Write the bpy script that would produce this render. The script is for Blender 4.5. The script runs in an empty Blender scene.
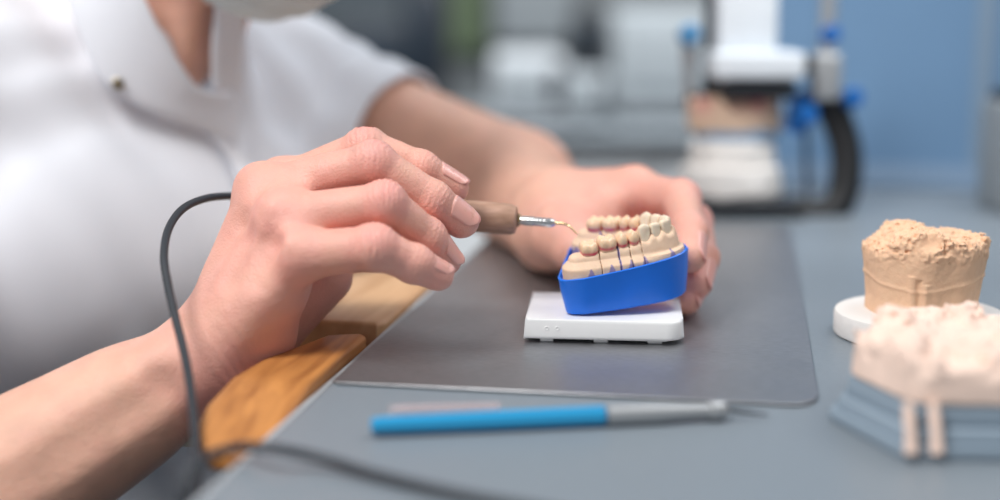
import bpy, bmesh, math, random
import numpy as np
from mathutils import Vector, Matrix, noise as mnoise
from mathutils.bvhtree import BVHTree
rnd = random.Random(7)
scene = bpy.context.scene
COL = scene.collection

# ------------------------------------------------------------------ camera
FPX = 1389.0
CAMH = 0.165
PITCH = math.radians(10.2)
FW = np.array([0, math.cos(PITCH), -math.sin(PITCH)])
UP = np.array([0, math.sin(PITCH), math.cos(PITCH)])
RT = np.array([1.0, 0, 0])
CAM = np.array([0, 0, CAMH])

def P(px, py, t):
    """world point seen at (px,py), t metres along the optical axis"""
    return CAM + t * (RT * (px - 500) / FPX + FW - UP * (py - 250) / FPX)

def G(px, py, z=0.0):
    """world point seen at (px,py) on the horizontal plane z"""
    d = RT * (px - 500) / FPX + FW - UP * (py - 250) / FPX
    return CAM + d * ((z - CAMH) / d[2])

cd = bpy.data.cameras.new('camera')
cam = bpy.data.objects.new('camera', cd)
COL.objects.link(cam)
cam.location = CAM
cam.rotation_euler = (math.pi / 2 - PITCH, 0, 0)
cd.sensor_width = 36
cd.lens = 36 * FPX / 1000
cd.clip_start = 0.02
cd.clip_end = 60
cd.dof.use_dof = True
cd.dof.focus_distance = 0.660
cd.dof.aperture_fstop = 2.1
scene.camera = cam

# ------------------------------------------------------------------ materials
def S(r, g, b):
    f = lambda c: (c / 255 / 12.92) if c <= 10 else ((c / 255 + 0.055) / 1.055) ** 2.4
    return (f(r), f(g), f(b), 1)

def mat(name, col, rough=0.5, metal=0.0, var=0.0, vscale=20.0, bump=0.0, bscale=200.0,
        sss=0.0, srad=(0.01, 0.004, 0.002), coat=0.0, trans=0.0, attr=None, attr_col=None, spec=0.5, stretch=None, col2=None, sheen=0):
    m = bpy.data.materials.new(name)
    m.use_nodes = True
    nt = m.node_tree
    N = nt.nodes
    L = nt.links
    b = N['Principled BSDF']
    b.inputs['Roughness'].default_value = rough
    b.inputs['Metallic'].default_value = metal
    b.inputs['Specular IOR Level'].default_value = spec
    b.inputs['Base Color'].default_value = col
    if sss:
        b.inputs['Subsurface Weight'].default_value = sss
        b.inputs['Subsurface Radius'].default_value = srad
        b.inputs['Subsurface Scale'].default_value = 1.0
    if coat:
        b.inputs['Coat Weight'].default_value = coat
        b.inputs['Coat Roughness'].default_value = 0.15
    if trans:
        b.inputs['Transmission Weight'].default_value = trans
    if sheen:
        b.inputs['Sheen Weight'].default_value = sheen
    tc = N.new('ShaderNodeTexCoord')
    src = tc.outputs['Object']
    if stretch:
        mp = N.new('ShaderNodeMapping')
        mp.inputs['Scale'].default_value = stretch
        L.new(src, mp.inputs['Vector'])
        src = mp.outputs['Vector']
    cur = None
    if var or col2:
        n = N.new('ShaderNodeTexNoise')
        n.inputs['Scale'].default_value = vscale
        n.inputs['Detail'].default_value = 5
        L.new(src, n.inputs['Vector'])
        r = N.new('ShaderNodeValToRGB')
        r.color_ramp.elements[0].position = 0.3
        r.color_ramp.elements[1].position = 0.7
        if col2:
            c0, c1 = col, col2
        else:
            c0 = tuple(c * (1 - var) for c in col[:3]) + (1,)
            c1 = tuple(min(1, c * (1 + var)) for c in col[:3]) + (1,)
        r.color_ramp.elements[0].color = c0
        r.color_ramp.elements[1].color = c1
        L.new(n.outputs['Fac'], r.inputs['Fac'])
        cur = r.outputs['Color']
    if attr:
        at = N.new('ShaderNodeAttribute')
        at.attribute_name = attr
        mx = N.new('ShaderNodeMix')
        mx.data_type = 'RGBA'
        L.new(at.outputs['Fac'], mx.inputs['Factor'])
        if cur:
            L.new(cur, mx.inputs['A'])
        else:
            mx.inputs['A'].default_value = col
        mx.inputs['B'].default_value = attr_col
        cur = mx.outputs['Result']
    if cur:
        L.new(cur, b.inputs['Base Color'])
    if bump:
        n2 = N.new('ShaderNodeTexNoise')
        n2.inputs['Scale'].default_value = bscale
        n2.inputs['Detail'].default_value = 6
        L.new(src, n2.inputs['Vector'])
        bp = N.new('ShaderNodeBump')
        bp.inputs['Strength'].default_value = bump
        bp.inputs['Distance'].default_value = 0.001
        L.new(n2.outputs['Fac'], bp.inputs['Height'])
        L.new(bp.outputs['Normal'], b.inputs['Normal'])
    return m

SKIN = mat('skin', S(224, 174, 152), 0.40, var=0.08, vscale=70, bump=0.5, bscale=1100, sss=0.15,
           srad=(0.004, 0.0014, 0.0008), attr='red', attr_col=S(236, 160, 153), spec=0.4)
NAIL = mat('nail', S(236, 172, 160), 0.28, sss=0.2, srad=(0.003, 0.001, 0.001), coat=0.3)
CLOTH = mat('white_cotton', S(225, 227, 234), 0.85, bump=0.25, bscale=1400, sheen=0.2)
MASKM = mat('mask_fleece', S(206, 214, 214), 0.9, bump=0.2, bscale=500)
TROUS = mat('trouser_cloth', S(72, 88, 104), 0.9, bump=0.2, bscale=900)
HAIR = mat('hair', S(52, 34, 26), 0.5, bump=0.5, bscale=300, stretch=(1, 1, 0.1))
DESK = mat('desk_laminate', S(123, 132, 140), 0.42, var=0.04, vscale=300, bump=0.05, bscale=600)
DESKEDGE = mat('desk_edge_band', S(172, 176, 180), 0.5)
BLUEWALL = mat('blue_panel', S(108, 142, 176), 0.6, var=0.05, vscale=6)
GREYM = mat('grey_paint', S(150, 156, 160), 0.6, var=0.04, vscale=10)
LGREY = mat('light_grey_paint', S(188, 192, 196), 0.6, var=0.03, vscale=10)
WALLM = mat('wall_paint', S(128, 132, 134), 0.8, var=0.06, vscale=2)
FLOORM = mat('floor_vinyl', S(86, 98, 108), 0.6, var=0.08, vscale=5)
WHITEP = mat('white_plastic', S(236, 236, 236), 0.35, bump=0.02)
WHITEPL = mat('white_plaster', S(232, 228, 224), 0.8, bump=0.3, bscale=300)
STONE = mat('beige_plaster', S(232, 200, 172), 0.7, var=0.05, vscale=120, bump=0.15, bscale=700, attr='ink',
            attr_col=S(98, 96, 170), sss=0.1, srad=(0.002, 0.001, 0.0006))
TOOTHM = mat('tan_tooth', S(232, 198, 164), 0.42, var=0.06, vscale=250, attr='ink', attr_col=S(214, 48, 92), coat=0.25,
             sss=0.15, srad=(0.002, 0.001, 0.0006))
TOOTHW = mat('pale_tooth', S(230, 212, 188), 0.55, var=0.04, vscale=250, attr='ink', attr_col=S(230, 212, 188), sss=0.1,
             srad=(0.002, 0.001, 0.0006))
BLUEP = mat('blue_plastic', S(0, 112, 228), 0.38, var=0.05, vscale=60, bump=0.06, bscale=300)
ROUGHST = mat('tan_plaster', S(234, 192, 158), 0.8, var=0.06, vscale=90, bump=0.4, bscale=500, sss=0.08,
              srad=(0.002, 0.001, 0.0006))
PINKST = mat('pinkish_plaster', S(240, 212, 196), 0.8, var=0.06, vscale=60, bump=0.3, bscale=400)
GREYBASE = mat('grey_blue_rubber', S(140, 156, 170), 0.55)
SCREEN0 = None
STEEL_D = mat('dark_metal', S(60, 62, 66), 0.4, 0.6)
CHROME = mat('chrome', S(205, 205, 205), 0.18, 1.0)
SATIN = mat('satin_metal', S(176, 178, 180), 0.38, 0.55)
ARTBLUE = mat('muted_blue_plastic', S(14, 92, 165), .4)
PALEBLUE = mat('pale_blue_plastic', S(70, 128, 172), .5)
ARTWHITE = mat('pale_grey_enamel', S(216, 222, 228), .45)
BRASSY = mat('tip_metal', S(190, 168, 130), 0.25, 1.0)
BLACK = mat('black_rubber', S(22, 23, 26), 0.5)
CABLE = mat('dark_grey_cable', S(40, 45, 52), 0.55)
NAVY = mat('dark_screen', S(28, 40, 52), 0.4)
CORK = mat('brown_wood_grip', S(158, 122, 100), 0.6, stretch=(0.25, 1, 1), vscale=350, col2=S(186, 148, 128), bump=0.5, bscale=300)
BLUEGRIP = mat('cyan_handle', S(32, 150, 202), 0.3, coat=0.3)
CLEAR = mat('clear_plastic', S(214, 196, 198), 0.1)
GREENM = mat('olive_paint', S(104, 120, 92), 0.8)

CLEAR.node_tree.nodes['Principled BSDF'].inputs['Alpha'].default_value = .32

def wood(name, c1, c2, sc, rough=0.35, coat=0.3, yaw=0.0):
    m = bpy.data.materials.new(name)
    m.use_nodes = True
    N, L = m.node_tree.nodes, m.node_tree.links
    b = N['Principled BSDF']
    tc = N.new('ShaderNodeTexCoord')
    mp = N.new('ShaderNodeMapping')
    mp.inputs['Scale'].default_value = (1, 0.08, 1)
    w = N.new('ShaderNodeTexNoise')
    w.inputs['Scale'].default_value = sc
    w.inputs['Detail'].default_value = 6
    w.inputs['Distortion'].default_value = 0.6
    r = N.new('ShaderNodeValToRGB')
    r.color_ramp.elements[0].position = 0.35
    r.color_ramp.elements[1].position = 0.65
    r.color_ramp.elements[0].color = c1
    r.color_ramp.elements[1].color = c2
    L.new(tc.outputs['Object'], mp.inputs['Vector'])
    L.new(mp.outputs['Vector'], w.inputs['Vector'])
    L.new(w.outputs['Fac'], r.inputs['Fac'])
    L.new(r.outputs['Color'], b.inputs['Base Color'])
    b.inputs['Roughness'].default_value = rough
    b.inputs['Coat Weight'].default_value = coat
    return m

WOOD = wood('orange_beech', S(150, 92, 42), S(196, 132, 70), 130, 0.5, 0.05)
WOODP = wood('pale_beech', S(184, 140, 100), S(208, 168, 128), 90, 0.5, 0.1)
CREAM = mat('cream_laminate', S(214, 204, 190), 0.5, var=0.03)

def steel_sheet():
    m = bpy.data.materials.new('brushed_steel')
    m.use_nodes = True
    N, L = m.node_tree.nodes, m.node_tree.links
    b = N['Principled BSDF']
    b.inputs['Metallic'].default_value = 0.9
    tc = N.new('ShaderNodeTexCoord')
    mp = N.new('ShaderNodeMapping')
    mp.inputs['Scale'].default_value = (0.3, 1, 1)
    n = N.new('ShaderNodeTexNoise')
    n.inputs['Scale'].default_value = 700
    n.inputs['Detail'].default_value = 8
    n2 = N.new('ShaderNodeTexNoise')
    n2.inputs['Scale'].default_value = 40
    n2.inputs['Detail'].default_value = 6
    L.new(tc.outputs['Object'], mp.inputs['Vector'])
    L.new(mp.outputs['Vector'], n.inputs['Vector'])
    L.new(tc.outputs['Object'], n2.inputs['Vector'])
    r = N.new('ShaderNodeValToRGB')
    r.color_ramp.elements[0].color = S(138, 139, 142)
    r.color_ramp.elements[1].color = S(176, 177, 181)
    L.new(n.outputs['Fac'], r.inputs['Fac'])
    L.new(r.outputs['Color'], b.inputs['Base Color'])
    mr = N.new('ShaderNodeMapRange')
    mr.inputs['To Min'].default_value = 0.36
    mr.inputs['To Max'].default_value = 0.50
    L.new(n2.outputs['Fac'], mr.inputs['Value'])
    L.new(mr.outputs['Result'], b.inputs['Roughness'])
    bp = N.new('ShaderNodeBump')
    bp.inputs['Strength'].default_value = 0.12
    bp.inputs['Distance'].default_value = 0.0004
    L.new(n.outputs['Fac'], bp.inputs['Height'])
    L.new(bp.outputs['Normal'], b.inputs['Normal'])
    return m
STEEL = steel_sheet()

# ------------------------------------------------------------------ object helpers
def tag(o, label=None, cat=None, group=None, kind=None):
    if label: o['label'] = label
    if cat: o['category'] = cat
    if group: o['group'] = group
    if kind: o['kind'] = kind
    return o

def frame(loc, rotz=0.0, rx=0.0, ry=0.0):
    return Matrix.Translation(Vector(loc)) @ Matrix.Rotation(rotz, 4, 'Z') @ Matrix.Rotation(ry, 4, 'Y') @ Matrix.Rotation(rx, 4, 'X')

def thing(name, label, cat, M, group=None):
    o = bpy.data.objects.new(name, None)
    o.empty_display_size = 0.01
    COL.objects.link(o)
    o.matrix_world = M if isinstance(M, Matrix) else Matrix.Translation(Vector(M))
    return tag(o, label, cat, group)

def finish(o, parent, label=None):
    COL.objects.link(o)
    if parent is not None:
        o.parent = parent
    if label: o['label'] = label
    return o

def from_bm(name, bm, m, parent=None, smooth=True, label=None, M=None):
    me = bpy.data.meshes.new(name)
    bmesh.ops.recalc_face_normals(bm, faces=bm.faces)
    bm.to_mesh(me)
    bm.free()
    me.materials.append(m)
    if smooth:
        me.polygons.foreach_set('use_smooth', [True] * len(me.polygons))
        me.set_sharp_from_angle(angle=math.radians(38))
    o = bpy.data.objects.new(name, me)
    if M is not None: o.matrix_local = M
    return finish(o, parent, label)

def box_bm(lo, hi, bev=0.0, seg=3, bm=None):
    bm = bm or bmesh.new()
    r = bmesh.ops.create_cube(bm, size=1)
    vs = r['verts']
    for v in vs:
        v.co = Vector([(lo[i] + hi[i]) / 2 + v.co[i] * (hi[i] - lo[i]) for i in range(3)])
    if bev:
        es = list({e for v in vs for e in v.link_edges})
        bmesh.ops.bevel(bm, geom=es, offset=bev, segments=seg, profile=0.5, affect='EDGES')
    return bm

def prism_bm(pts, z0, z1, bev=0.0, seg=3, taper=1.0, bm=None):
    bm = bm or bmesh.new()
    c = np.mean(np.array(pts), axis=0)
    lo = [bm.verts.new((c[0] + (p[0] - c[0]) * taper, c[1] + (p[1] - c[1]) * taper, z0)) for p in pts]
    hi = [bm.verts.new((p[0], p[1], z1)) for p in pts]
    n = len(pts)
    ft = bm.faces.new(hi)
    fb = bm.faces.new(lo[::-1])
    for i in range(n):
        bm.faces.new((lo[i], lo[(i + 1) % n], hi[(i + 1) % n], hi[i]))
    if bev:
        bmesh.ops.bevel(bm, geom=list(ft.edges) + list(fb.edges), offset=bev, segments=seg, profile=0.5, affect='EDGES')
    return bm

def rrect(x0, y0, x1, y1, r, n=6):
    pts = []
    for cx, cy, a0 in ((x1 - r, y1 - r, 0), (x0 + r, y1 - r, 90), (x0 + r, y0 + r, 180), (x1 - r, y0 + r, 270)):
        for k in range(n + 1):
            a = math.radians(a0 + 90 * k / n)
            pts.append((cx + r * math.cos(a), cy + r * math.sin(a)))
    return pts

def lathe_bm(prof, a, b, n=32, bm=None):
    """profile (s, r) revolved about the line a->b; s is metres from a"""
    bm = bm or bmesh.new()
    a = Vector(a); b = Vector(b)
    ax = (b - a).normalized()
    u = ax.orthogonal().normalized()
    w = ax.cross(u)
    rings = []
    for s, r in prof:
        if r <= 1e-6:
            rings.append([bm.verts.new(a + ax * s)])
        else:
            rings.append([bm.verts.new(a + ax * s + (u * math.cos(2 * math.pi * k / n) + w * math.sin(2 * math.pi * k / n)) * r) for k in range(n)])
    for A, B in zip(rings[:-1], rings[1:]):
        for k in range(n):
            k2 = (k + 1) % n
            if len(A) == 1 and len(B) == 1: continue
            if len(A) == 1: bm.faces.new((A[0], B[k], B[k2]))
            elif len(B) == 1: bm.faces.new((A[k], A[k2], B[0]))
            else: bm.faces.new((A[k], A[k2], B[k2], B[k]))
    for R in (rings[0], rings[-1]):
        if len(R) > 1: bm.faces.new(R)
    return bm

def catmull(pts, n=10):
    pts = [np.array(p, float) for p in pts]
    out = []
    for i in range(len(pts) - 1):
        p0 = pts[max(i - 1, 0)]; p1 = pts[i]; p2 = pts[i + 1]; p3 = pts[min(i + 2, len(pts) - 1)]
        for k in range(n):
            t = k / n
            out.append(0.5 * (2 * p1 + (p2 - p0) * t + (2 * p0 - 5 * p1 + 4 * p2 - p3) * t * t + (3 * p1 - p0 - 3 * p2 + p3) * t ** 3))
    out.append(pts[-1])
    return out

def tube_bm(pts, r, n=14, bm=None):
    """r: number or list of radii along pts"""
    bm = bm or bmesh.new()
    pts = [Vector(p) for p in pts]
    rs = [r] * len(pts) if not hasattr(r, '__len__') else r
    prev = None
    rings = []
    for i, p in enumerate(pts):
        t = (pts[min(i + 1, len(pts) - 1)] - pts[max(i - 1, 0)]).normalized()
        if prev is None: u = t.orthogonal().normalized()
        else: u = (prev - t * prev.dot(t)).normalized()
        prev = u
        w = t.cross(u)
        rings.append([bm.verts.new(p + (u * math.cos(2 * math.pi * k / n) + w * math.sin(2 * math.pi * k / n)) * rs[i]) for k in range(n)])
    for A, B in zip(rings[:-1], rings[1:]):
        for k in range(n):
            bm.faces.new((A[k], A[(k + 1) % n], B[(k + 1) % n], B[k]))
    bm.faces.new(rings[0]); bm.faces.new(rings[-1])
    return bm

# ------------------------------------------------------------------ implicit surfaces
def nrm(v):
    v = np.asarray(v, float)
    return v / np.linalg.norm(v)

def cap(p, a, b, ra, rb):
    a = np.asarray(a, float); b = np.asarray(b, float)
    ab = b - a
    t = np.clip((p - a) @ ab / (ab @ ab), 0, 1)
    return np.sqrt(((p - a - t[:, None] * ab) ** 2).sum(1)) - (ra + (rb - ra) * t)

def ell(p, c, ax, r):
    """ellipsoid with axes rows ax and radii r (approximate distance)"""
    q = (p - np.asarray(c)) @ np.asarray(ax).T
    r = np.asarray(r, float)
    k0 = np.sqrt(((q / r) ** 2).sum(1))
    k1 = np.sqrt(((q / r ** 2) ** 2).sum(1)) + 1e-9
    return k0 * (k0 - 1) / k1

def smin(a, b, k):
    h = np.clip(0.5 + 0.5 * (b - a) / k, 0, 1)
    return b * (1 - h) + a * h - k * h * (1 - h)

def smax(a, b, k):
    return -smin(-a, -b, k)

def snoise(p, f, seed=0):
    """cheap smooth value noise, -1..1"""
    q = p * f + seed * 17.31
    i = np.floor(q).astype(np.int64)
    w = q - i
    w = w * w * (3 - 2 * w)
    def h(x, y, z):
        n = (x * 73856093) ^ (y * 19349663) ^ (z * 83492791) ^ (seed * 2654435)
        n = (n ^ (n >> 13)) * 1274126177
        return ((n ^ (n >> 16)) & 0xffff) / 32767.5 - 1
    r = 0
    for dx in (0, 1):
        for dy in (0, 1):
            for dz in (0, 1):
                wt = (w[:, 0] if dx else 1 - w[:, 0]) * (w[:, 1] if dy else 1 - w[:, 1]) * (w[:, 2] if dz else 1 - w[:, 2])
                r = r + wt * h(i[:, 0] + dx, i[:, 1] + dy, i[:, 2] + dz)
    return r

def nets(fn, lo, hi, h, B=8, slack=1.6):
    lo = np.asarray(lo, float); hi = np.asarray(hi, float)
    nb = np.ceil((hi - lo) / (h * B)).astype(int)
    n = nb * B
    vals = np.full(n, 1.0, np.float32)
    bi = np.stack(np.meshgrid(*[np.arange(k) for k in nb], indexing='ij'), -1).reshape(-1, 3)
    cen = lo + (bi * B + (B - 1) / 2) * h
    d = fn(cen)
    keep = np.abs(d) < h * B * 0.87 * slack
    inside = bi[(~keep) & (d < 0)]
    for b in inside:
        vals[b[0]*B:b[0]*B+B, b[1]*B:b[1]*B+B, b[2]*B:b[2]*B+B] = -1
    bi = bi[keep]
    off = np.stack(np.meshgrid(*[np.arange(B)] * 3, indexing='ij'), -1).reshape(-1, 3)
    CH = 2000
    for s in range(0, len(bi), CH):
        idx = (bi[s:s + CH, None, :] * B + off[None]).reshape(-1, 3)
        vals[idx[:, 0], idx[:, 1], idx[:, 2]] = fn(lo + idx * h)
    ins = vals < 0
    c = np.zeros(n - 1, np.uint8)
    for dx in (0, 1):
        for dy in (0, 1):
            for dz in (0, 1):
                c += ins[dx:n[0]-1+dx, dy:n[1]-1+dy, dz:n[2]-1+dz]
    act = np.argwhere((c > 0) & (c < 8))
    vid = np.full(n - 1, -1, np.int32)
    vid[act[:, 0], act[:, 1], act[:, 2]] = np.arange(len(act))
    acc = np.zeros((len(act), 3)); cnt = np.zeros(len(act))
    corners = [(x, y, z) for x in (0, 1) for y in (0, 1) for z in (0, 1)]
    for a in corners:
        for k in range(3):
            if a[k] == 0:
                b = list(a); b[k] = 1
                va = vals[act[:, 0]+a[0], act[:, 1]+a[1], act[:, 2]+a[2]]
                vb = vals[act[:, 0]+b[0], act[:, 1]+b[1], act[:, 2]+b[2]]
                m = (va < 0) != (vb < 0)
                t = np.where(m, va / np.where(m, va - vb, 1), 0)
                pt = np.tile(np.array(a, float), (len(act), 1))
                pt[:, k] += t
                acc += pt * m[:, None]; cnt += m
    V = lo + (act + acc / cnt[:, None]) * h
    Q = []
    for k in range(3):
        sl = [slice(None)] * 3; sl2 = [slice(None)] * 3
        sl[k] = slice(0, -1); sl2[k] = slice(1, None)
        ch = np.argwhere(ins[tuple(sl)] != ins[tuple(sl2)])
        i1, i2 = (k + 1) % 3, (k + 2) % 3
        ch = ch[(ch[:, i1] > 0) & (ch[:, i2] > 0) & (ch[:, i1] < n[i1]-1) & (ch[:, i2] < n[i2]-1)]
        def cell(o1, o2):
            q = ch.copy(); q[:, i1] += o1; q[:, i2] += o2
            return vid[q[:, 0], q[:, 1], q[:, 2]]
        q = np.stack([cell(-1, -1), cell(0, -1), cell(0, 0), cell(-1, 0)], 1)
        flip = ~ins[ch[:, 0], ch[:, 1], ch[:, 2]]
        q[flip] = q[flip][:, ::-1]
        Q.append(q)
    Q = np.concatenate(Q)
    Q = Q[(Q >= 0).all(1)]
    return V, Q

def mesh_np(name, V, Q, m, parent=None, attrs=None, label=None):
    me = bpy.data.meshes.new(name)
    me.vertices.add(len(V))
    me.vertices.foreach_set('co', np.asarray(V, np.float32).ravel())
    me.loops.add(len(Q) * 4)
    me.loops.foreach_set('vertex_index', np.asarray(Q, np.int32).ravel())
    me.polygons.add(len(Q))
    me.polygons.foreach_set('loop_start', np.arange(0, len(Q) * 4, 4, dtype=np.int32))
    me.polygons.foreach_set('loop_total', np.full(len(Q), 4, np.int32))
    me.update(calc_edges=True)
    me.polygons.foreach_set('use_smooth', np.ones(len(Q), bool))
    for k, v in (attrs or {}).items():
        at = me.attributes.new(k, 'FLOAT', 'POINT')
        at.data.foreach_set('value', np.asarray(v, np.float32))
    me.materials.append(m)
    o = bpy.data.objects.new(name, me)
    return finish(o, parent, label)

def gauss(p, c, s):
    return np.exp(-((p - np.asarray(c)) ** 2).sum(1) / (s * s))

# ------------------------------------------------------------------ bench axes
BYAW = -math.radians(10.2)
BO = G(328, 385)
BM = Matrix.Translation(Vector(BO)) @ Matrix.Rotation(BYAW, 4, 'Z')
def Bw(u, v, z=0.0):
    return np.array(BM @ Vector((u, v, z)))

# ------------------------------------------------------------------ the person
fR = {  # right hand: MCP, PIP, DIP, tip (pixel x, pixel y, depth) and radii
    'index': [P(284, 186, .688), P(366, 148, .672), P(421, 169, .674), P(453, 187, .681)],
    'middle': [P(264, 193, .664), P(373, 163, .648), P(432, 200, .656), P(462, 221, .664)],
    'ring': [P(284, 220, .640), P(384, 203, .631), P(427, 237, .646), P(446, 259, .657)],
    'little': [P(298, 256, .628), P(374, 247, .619), P(414, 264, .627), P(438, 275, .634)],
}
rR = {'index': [.0108, .0097, .0086, .0076], 'middle': [.0116, .0100, .0090, .0080],
      'ring': [.0112, .0097, .0087, .0075], 'little': [.0112, .0100, .0084, .0070]}
tR = [P(215, 320, .672), P(292, 262, .715), P(378, 248, .722), P(432, 232, .706)]
trR = [.015, .0125, .0105, .0085]
WR = P(193, 352, .645)
ELR = P(-190, 606, .60)
SHR = np.array([-.385, .775, .115])
SHL = np.array([-.165, 1.085, .095])

LAT = nrm([.566, .824, 0]); FWD = nrm([.824, -.566, 0]); ZZ = np.array([0, 0, 1.0])
MID = (SHR + SHL) / 2
MID[2] = 0
ELL = P(518, 186, .985)
WL = P(549, 222, .835)
fL = {
    'index': [P(634, 190, .800), P(681, 199, .765), P(690, 232, .728), P(690, 256, .712)],
    'middle': [P(652, 208, .806), P(694, 222, .775), P(701, 258, .738), P(697, 283, .722)],
    'ring': [P(652, 232, .800), P(690, 252, .765), P(694, 282, .735), P(687, 300, .722)],
    'little': [P(640, 252, .795), P(672, 276, .772), P(684, 296, .752), P(676, 306, .738)],
}
rL = {'index': [.0115, .0105, .0092, .0080], 'middle': [.0115, .0100, .0092, .0080],
      'ring': [.0110, .0095, .0085, .0075], 'little': [.0100, .0085, .0075, .0065]}
tL = [P(554, 222, .822), P(562, 232, .785), P(578, 250, .768), P(600, 264, .758)]
trL = [.018, .0155, .0130, .0110]

def finger(p, J, R):
    d = cap(p, J[0], J[1], R[0], R[1] * .97)
    d = smin(d, cap(p, J[1], J[2], R[1], R[2] * .98), .003)
    d = smin(d, cap(p, J[2], J[3], R[2] * 1.0, R[3]), .003)
    for k in (1, 2):                                   # joints are a little wider than the shafts
        d = smin(d, cap(p, J[k] - 1e-4, J[k], R[k] * (1.03 if k == 1 else .99), R[k] * (1.03 if k == 1 else .99)), .003)
    # finger pad
    a = nrm(J[3] - J[2])
    dors = dorsal(J, 2)
    d = smin(d, cap(p, J[3] - a * .006 - dors * .0015, J[3] - dors * .001, R[3] * .98, R[3] * .9), .003)
    return d

def dorsal(J, k):
    a = nrm(J[k - 1] - J[k]); b = nrm(J[k + 1] - J[k])
    v = -(a + b)
    if np.linalg.norm(v) < .05: v = np.array([0, -.3, 1.0])
    return nrm(v)

def wrinkles(p, J, R, k, amp=.00028):
    """cross creases on the back of joint k"""
    ax = nrm(J[k + 1] - J[k - 1])
    dd = dorsal(J, k)
    q = p - J[k]
    s = q @ ax
    rad = q - s[:, None] * ax
    rl = np.sqrt((rad ** 2).sum(1)) + 1e-9
    c = (rad @ dd) / rl
    w = np.exp(-(s / (R[k] * .75)) ** 2) * np.clip((c - .1) / .6, 0, 1) * (rl < R[k] * 1.8)
    side = q @ np.cross(ax, dd)
    ph = s * 2 * np.pi / .0026 + 1.6 * np.sin(side * 420 + k) + 2.2 * snoise(p, 300, k)
    return amp * (.45 if k == 2 else 1) * w * np.cos(ph)

def rhand(p, detail=True):
    W = WR
    pal = None
    mcps = [fR[k][0] for k in ('index', 'middle', 'ring', 'little')]
    wo = [W + (P(8, -16, 0) - CAM) * 0, W, W, W]
    wr = [P(222, 338, .664), P(207, 341, .652), P(203, 352, .644), P(206, 366, .638)]
    rr = [.0125, .0125, .0125, .0125]
    for m, w0, r in zip(mcps, wr, [.0118, .0122, .0118, .0108]):
        d = cap(p, w0, m, .0150, r)
        pal = d if pal is None else smin(pal, d, .010)
    # palm bulk, thenar and hypothenar
    pal = smin(pal, cap(p, P(235, 345, .655), P(285, 278, .648), .017, .013), .012)
    pal = smin(pal, cap(p, P(226, 366, .650), P(276, 300, .640), .0140, .0115), .010)
    pal = smin(pal, cap(p, P(250, 330, .690), P(300, 255, .700), .017, .012), .014)
    pal = smin(pal, cap(p, P(236, 360, .650), P(262, 335, .652), .0165, .0155), .010)
    # wrist and forearm
    w1 = P(200, 352, .656); w2 = P(212, 372, .646)
    fa = smin(cap(p, w1, ELR + [0, 0, .012], .0175, .036), cap(p, w2, ELR + [0, 0, -.008], .0165, .036), .014)
    fa = smin(fa, cap(p, P(120, 412, .635), ELR, .0235, .038), .02)
    pal = smin(pal, cap(p, P(268, 330, .695), P(322, 276, .700), .016, .0155), .014)
    # ulna head
    fa = smin(fa, cap(p, P(160, 362, .632), P(159, 362, .632), .0085, .0085), .012)
    pal = smin(pal, fa, .014)
    # thumb
    th = smin(cap(p, tR[0], tR[1], trR[0], trR[1]), cap(p, tR[1], tR[2], trR[1], trR[2]), .006)
    th = smin(th, cap(p, tR[2], tR[3], trR[2], trR[3]), .003)
    pal = smin(pal, th, .010)
    if detail:
        # knuckles
        for key, r in (('middle', .0105), ('ring', .0094), ('little', .0092), ('index', .0100)):
            c = fR[key][0] + UP * .0026 - RT * .0015 - FW * .0004
            pal = smin(pal, cap(p, c - 1e-4, c, r, r), .009)
    # webs between the fingers
    for a, b in ((P(262, 207, .653), P(297, 197, .648)), (P(277, 240, .639), P(303, 231, .636))):
        pal = smin(pal, cap(p, a, b, .0085, .0070), .008)
    fi = None
    for key in ('index', 'middle', 'ring', 'little'):
        f = finger(p, fR[key], rR[key])
        fi = f if fi is None else smin(fi, f, .0008)
    d = smin(pal, fi, .007)
    if detail:
        # tendons on the back of the hand and hollows between them
        for key, w0 in (('middle', P(207, 325, .643)), ('ring', P(211, 335, .633)), ('little', P(226, 345, .632))):
            m = fR[key][0]
            e = m - FW * .0088 + UP * .005 - RT * .003
            d = smin(d, cap(p, w0 - FW * .006 * 0, e, .0012, .0020), .0050)
        for a, b in ((P(240, 238, .631), P(226, 272, .627)), (P(270, 245, .621), P(254, 278, .617))):
            d = smax(d, -cap(p, a - FW * .0005, b - FW * .0005, .0042, .0028), .009)
        for key in ('index', 'middle', 'ring', 'little'):
            for k in (1, 2):
                d = d + wrinkles(p, fR[key], rR[key], k)
        # wrist creases, veins
        a0 = nrm(ELR - WR)
        s = (p - P(214, 362, .65)) @ a0
        w = np.exp(-((s + .004) / .012) ** 2) * np.clip(((p - WR) @ (RT * .8 - UP * .5)) / .02, 0, 1)
        d = d + .00013 * w * np.cos(s * 2 * np.pi / .0045 + 2 * snoise(p, 130, 3))
        # groove between the forearm bones
        d = smax(d, -cap(p, P(20, 484, .584), P(160, 388, .611), .004, .003), .014)
        d = d + .00020 * snoise(p, 90, 1) + .00008 * snoise(p, 330, 2)
    return d

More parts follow.
